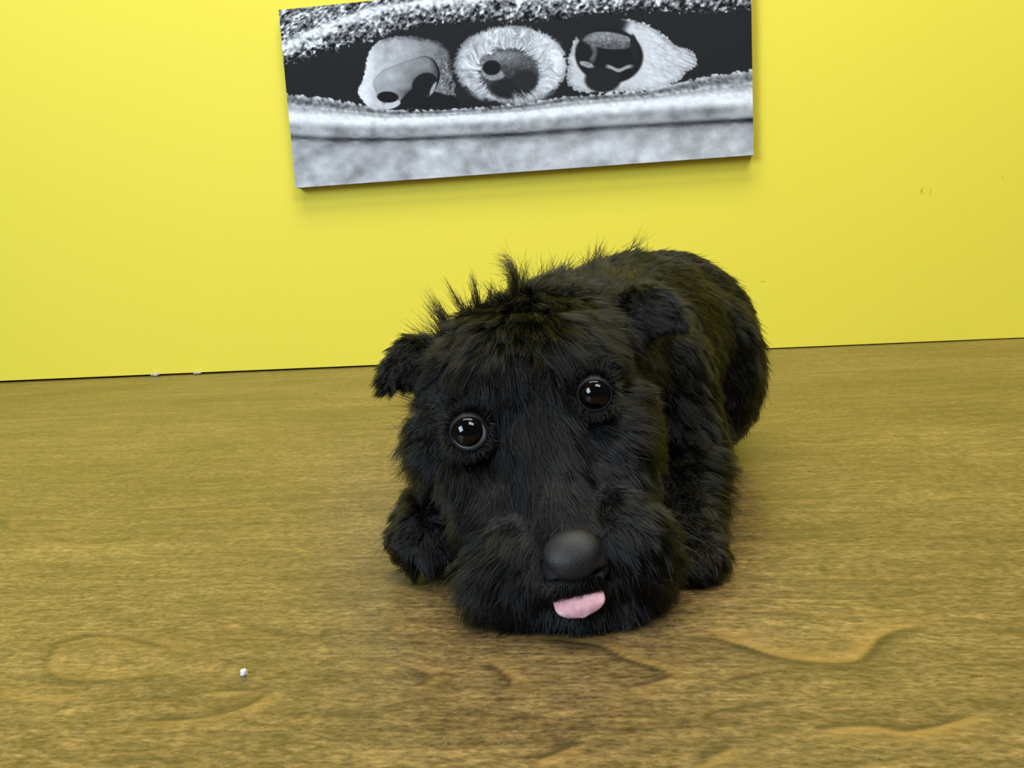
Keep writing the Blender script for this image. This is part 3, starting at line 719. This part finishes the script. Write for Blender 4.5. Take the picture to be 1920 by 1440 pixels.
# ---- eyes
mscl = Mat('eye_white'); mscl.set(Base_Color=(.30, .34, .44), Roughness=.25, Coat_Weight=.6)
miris = Mat('dark_brown_iris'); miris.set(Base_Color=(.004, .0024, .0016), Roughness=.06, Specular_IOR_Level=.26)
mpup = Mat('black_pupil'); mpup.set(Base_Color=(.001, .001, .001), Roughness=.04, Specular_IOR_Level=.42)
mlid = Mat('eyelid_skin'); mlid.set(Base_Color=(.009, .009, .011), Roughness=.55, Specular_IOR_Level=.3)
def frame_of(f):
    f = np.array(f)/np.linalg.norm(f); a = cr-f*(cr@f); a /= np.linalg.norm(a); return a, np.cross(f, a)*np.sign(np.cross(f, a)@cu), f
for (c, r), look in zip(EYE, (-.11*cr+.08*cu, .02*cr+.03*cu)):
    c = np.array(c); tow = (CAM-c)/np.linalg.norm(CAM-c)
    f = tow+look; a, u, f = frame_of(f)
    bm = bmesh.new(); ellipsoid(bm, c, np.array([a, u, f])*r, 4)
    for v in bm.verts: v.co -= V(B)
    eye = link('eye', smooth(bm_mesh('eye', bm)), mscl.m, puppy); eye['label'] = 'shiny dark eye'
    def cap(ang0, ang1, lift, n=12, seg=40):
        vs, fs = [], []
        for i in range(n+1):
            al = ang0+(ang1-ang0)*i/n; rr = r*(1+lift)
            for j in range(seg):
                th = 2*math.pi*j/seg; vs.append(c+rr*(math.sin(al)*(math.cos(th)*a+math.sin(th)*u)+math.cos(al)*f)-B)
        for i in range(n):
            for j in range(seg): fs.append((i*seg+j, (i+1)*seg+j, (i+1)*seg+(j+1) % seg, i*seg+(j+1) % seg))
        return vs, fs
    vs, fs = cap(.42, .84 if look[0] < -.03 else .98, .035); link('iris', smooth(mesh('iris', vs, fs)), miris.m, eye)
    vs, fs = cap(.0005, .45, .045); link('pupil', smooth(mesh('pupil', vs, fs)), mpup.m, eye)
    # eyelids: a skin shell over the ball with a rounded opening, lower at the top
    a2, u2, f2 = frame_of(tow); vs, fs = [], []; sg = 56
    prof = [(.0, 1.03), (-.018, 1.055), (-.01, 1.085), (.04, 1.105), (.14, 1.11), (.35, 1.10), (.6, 1.06), (.9, .98)]
    for i in range(sg):
        th = 2*math.pi*i/sg; st = math.sin(th)
        op = .93 + .03*math.cos(2*th) - (.16*st if st > 0 else .03*st)
        for da, rr in prof:
            al = op+da; vs.append(c+r*rr*(math.sin(al)*(math.cos(th)*a2+math.sin(th)*u2)+math.cos(al)*f2)-B)
    nP = len(prof)
    for i in range(sg):
        for j in range(nP-1): fs.append((i*nP+j, ((i+1) % sg)*nP+j, ((i+1) % sg)*nP+j+1, i*nP+j+1))
    link('eyelid', smooth(mesh('eyelid', vs, fs)), mlid.m, eye)

# ---- nose
bm = bmesh.new()
ehead(bm, (0, .067, -.006), .0118, .0095, .0092)
ehead(bm, (0, .0650, -.0018), .0114, .0092, .0052)
for sx in (-1, 1): ehead(bm, (sx*.0068, .068, -.0085), .0066, .0080, .0078)
ehead(bm, (0, .070, -.0135), .0042, .0060, .0080)
nose_me = remesh('nose', bm, .0007, 6)
c = get_co(nose_me); q = c-EM; x, y, z = q@hr, q@hm, q@hn
nrm = np.empty(len(c)*3, np.float32); nose_me.vertices.foreach_get('normal', nrm); nrm = nrm.reshape(-1, 3)
dent = np.zeros(len(c))
for sx in (-1, 1):
    d = np.sqrt(((x-sx*.0074)/.0042)**2+((z+.0050+abs(x)*.10)/.0024)**2); dent += .0066*np.clip(1-d, 0, 1)**.6*(y > .066)
    d = np.sqrt(((x-sx*.0112)/.0030)**2+((z+.0078)/.0016)**2); dent += .0025*np.clip(1-d, 0, 1)**.7
dent += .0010*np.exp(-(x/.0006)**2)*(y > .070)*(z < -.005)
put_co(nose_me, c-nrm*dent[:, None]-B)
mn = Mat('nose_leather'); pn = mn.n('NewGeometry').outputs['Position']
vo = mn.n('TexVoronoi'); mn.l(pn, vo.inputs['Vector']); vo.inputs['Scale'].default_value = 1300
mn.set(Base_Color=(.009, .009, .0105), Roughness=.52, Specular_IOR_Level=.4); mn.bump(vo.outputs['Distance'], .3, .0003)
nz_o = link('nose', nose_me, mn.m, puppy); nz_o['label'] = 'leathery black nose'

# ---- tongue: short flap curling over the lower lip
rows, cols = 18, 21; G = np.zeros((rows, cols, 3)); tc = W(1089, 1137, .3225)
tr_ = cr*.965+cu*.26; td = -cu*.965+cr*.26
for i in range(rows):
    s = i/(rows-1)
    for j in range(cols):
        q = (j/(cols-1)-.5)*2
        wdt = .0100*math.sqrt(max(0, 1-max(0, (s-.35)/.65)**2.4))*(1-.0*s)
        G[i, j] = tc+tr_*q*wdt+td*(-.0070+.0098*s)*(1-.10*q*q)+toc*(.004*math.sin(s*2.2)+.0035*s-.0012*q*q+.0004*(-math.exp(-(q/.16)**2)))
me = grid_mesh('tongue', G-B)
o = bpy.data.objects.new('tmp', me); COL.objects.link(o)
sd = o.modifiers.new('s', 'SOLIDIFY'); sd.thickness = .0024; sd.offset = -1
s2 = o.modifiers.new('u', 'SUBSURF'); s2.levels = 1
dg = bpy.context.evaluated_depsgraph_get(); dg.update(); tme = bpy.data.meshes.new_from_object(o.evaluated_get(dg)); bpy.data.objects.remove(o)
mto = Mat('pink_tongue'); pt_ = mto.n('NewGeometry').outputs['Position']
mto.set(Base_Color=mto.ramp(mto.noise(pt_, 300, 3), [(.35, (.40, .205, .25)), (.65, (.50, .275, .32))]), Roughness=.38, Subsurface_Weight=.15, Subsurface_Radius=(.004, .002, .001))
mto.bump(mto.noise(pt_, 1800, 2), .3, .0003)
to = link('tongue', smooth(tme), mto.m, puppy); to['label'] = 'pink tongue tip'

# ------------------------------------------------------------------ small things on the table
mcr = plain('white_crumb', (.85, .85, .88), .8)
def crumb(p, r, name, label, cat, seed, mat, group=None):
    bm = bmesh.new(); bmesh.ops.create_icosphere(bm, subdivisions=2, radius=1)
    for v in bm.verts:
        k = 1+.45*noise.noise(v.co*1.7+Vector((seed, 0, 0))); v.co = Vector((v.co.x*r[0]*k, v.co.y*r[1]*k, v.co.z*r[2]*k+r[2]*.9))
    o = link(name, bm_mesh(name, bm), mat); o.location = V(p); tag(o, label, cat, group)
crumb(T(457, 1266), (.0014, .0014, .0013), 'crumb', 'tiny white crumb alone on the wood in front of the puppy', 'crumb', 3, mcr)
mln = plain('grey_lint', (.5, .47, .36), .9)
pe = T(297, 704); crumb((pe[0], WALL_Y-.004, .0002), (.006, .004, .0028), 'lint', 'larger pale speck of lint at the table\'s back edge by the wall', 'lint', 5, mln)
pe = T(380, 699); crumb((pe[0], WALL_Y-.004, .0002), (.006, .004, .0022), 'lint', 'smaller pale speck of lint right of the larger one at the table\'s back edge', 'lint', 8, mln)

# short pale hairs and flecks lying on the wood, too many and too fine to count
bm = bmesh.new(); rg = np.random.default_rng(12)
spots = [(767,1408),(835,1396),(770,1342),(813,1378),(890,1370),(965,1372),(972,1380),(976,1366),(945,1395),(938,1390),(1005,1300),(1000,1338),(1100,1270),(1270,1165),(1245,1178),
         (360,1308),(372,1316),(552,1242),(632,1250),(410,1425),(1866,1175),(1715,1233),(1790,1255),(1845,1268),(1330,1265),(656,890),(355,899),(1690,686),(566,1022),(530,1026)]
spots += [(rg.uniform(150, 1850), rg.uniform(1150, 1435)) for _ in range(45)]
for k, (px, py) in enumerate(spots):
    p = T(px, py); an = rg.normal(1.25, .35); L = rg.uniform(.0006, .0013)*(1 if k < 30 else .55); w = .00010 if k < 30 else .00007
    dx, dy = math.cos(an)*L, math.sin(an)*L; nx, ny = -math.sin(an)*w, math.cos(an)*w
    q = [bm.verts.new((p[0]+i*dx+j*nx, p[1]+i*dy+j*ny, .0001+h_)) for i, j, h_ in ((-1, -1, 0), (1, -1, 0), (1, 1, 0), (-1, 1, 0), (-.9, 0, .00022), (.9, 0, .00022))]
    for f_ in ((0, 1, 5, 4), (2, 3, 4, 5), (1, 2, 5), (3, 0, 4)): bm.faces.new([q[i] for i in f_])
tag(link('hair_flecks', bm_mesh('hair_flecks', bm), plain('pale_hair_fleck', (.48, .41, .28), .8)), 'fine pale hairs and flecks scattered over the wood table', 'lint', kind='stuff')
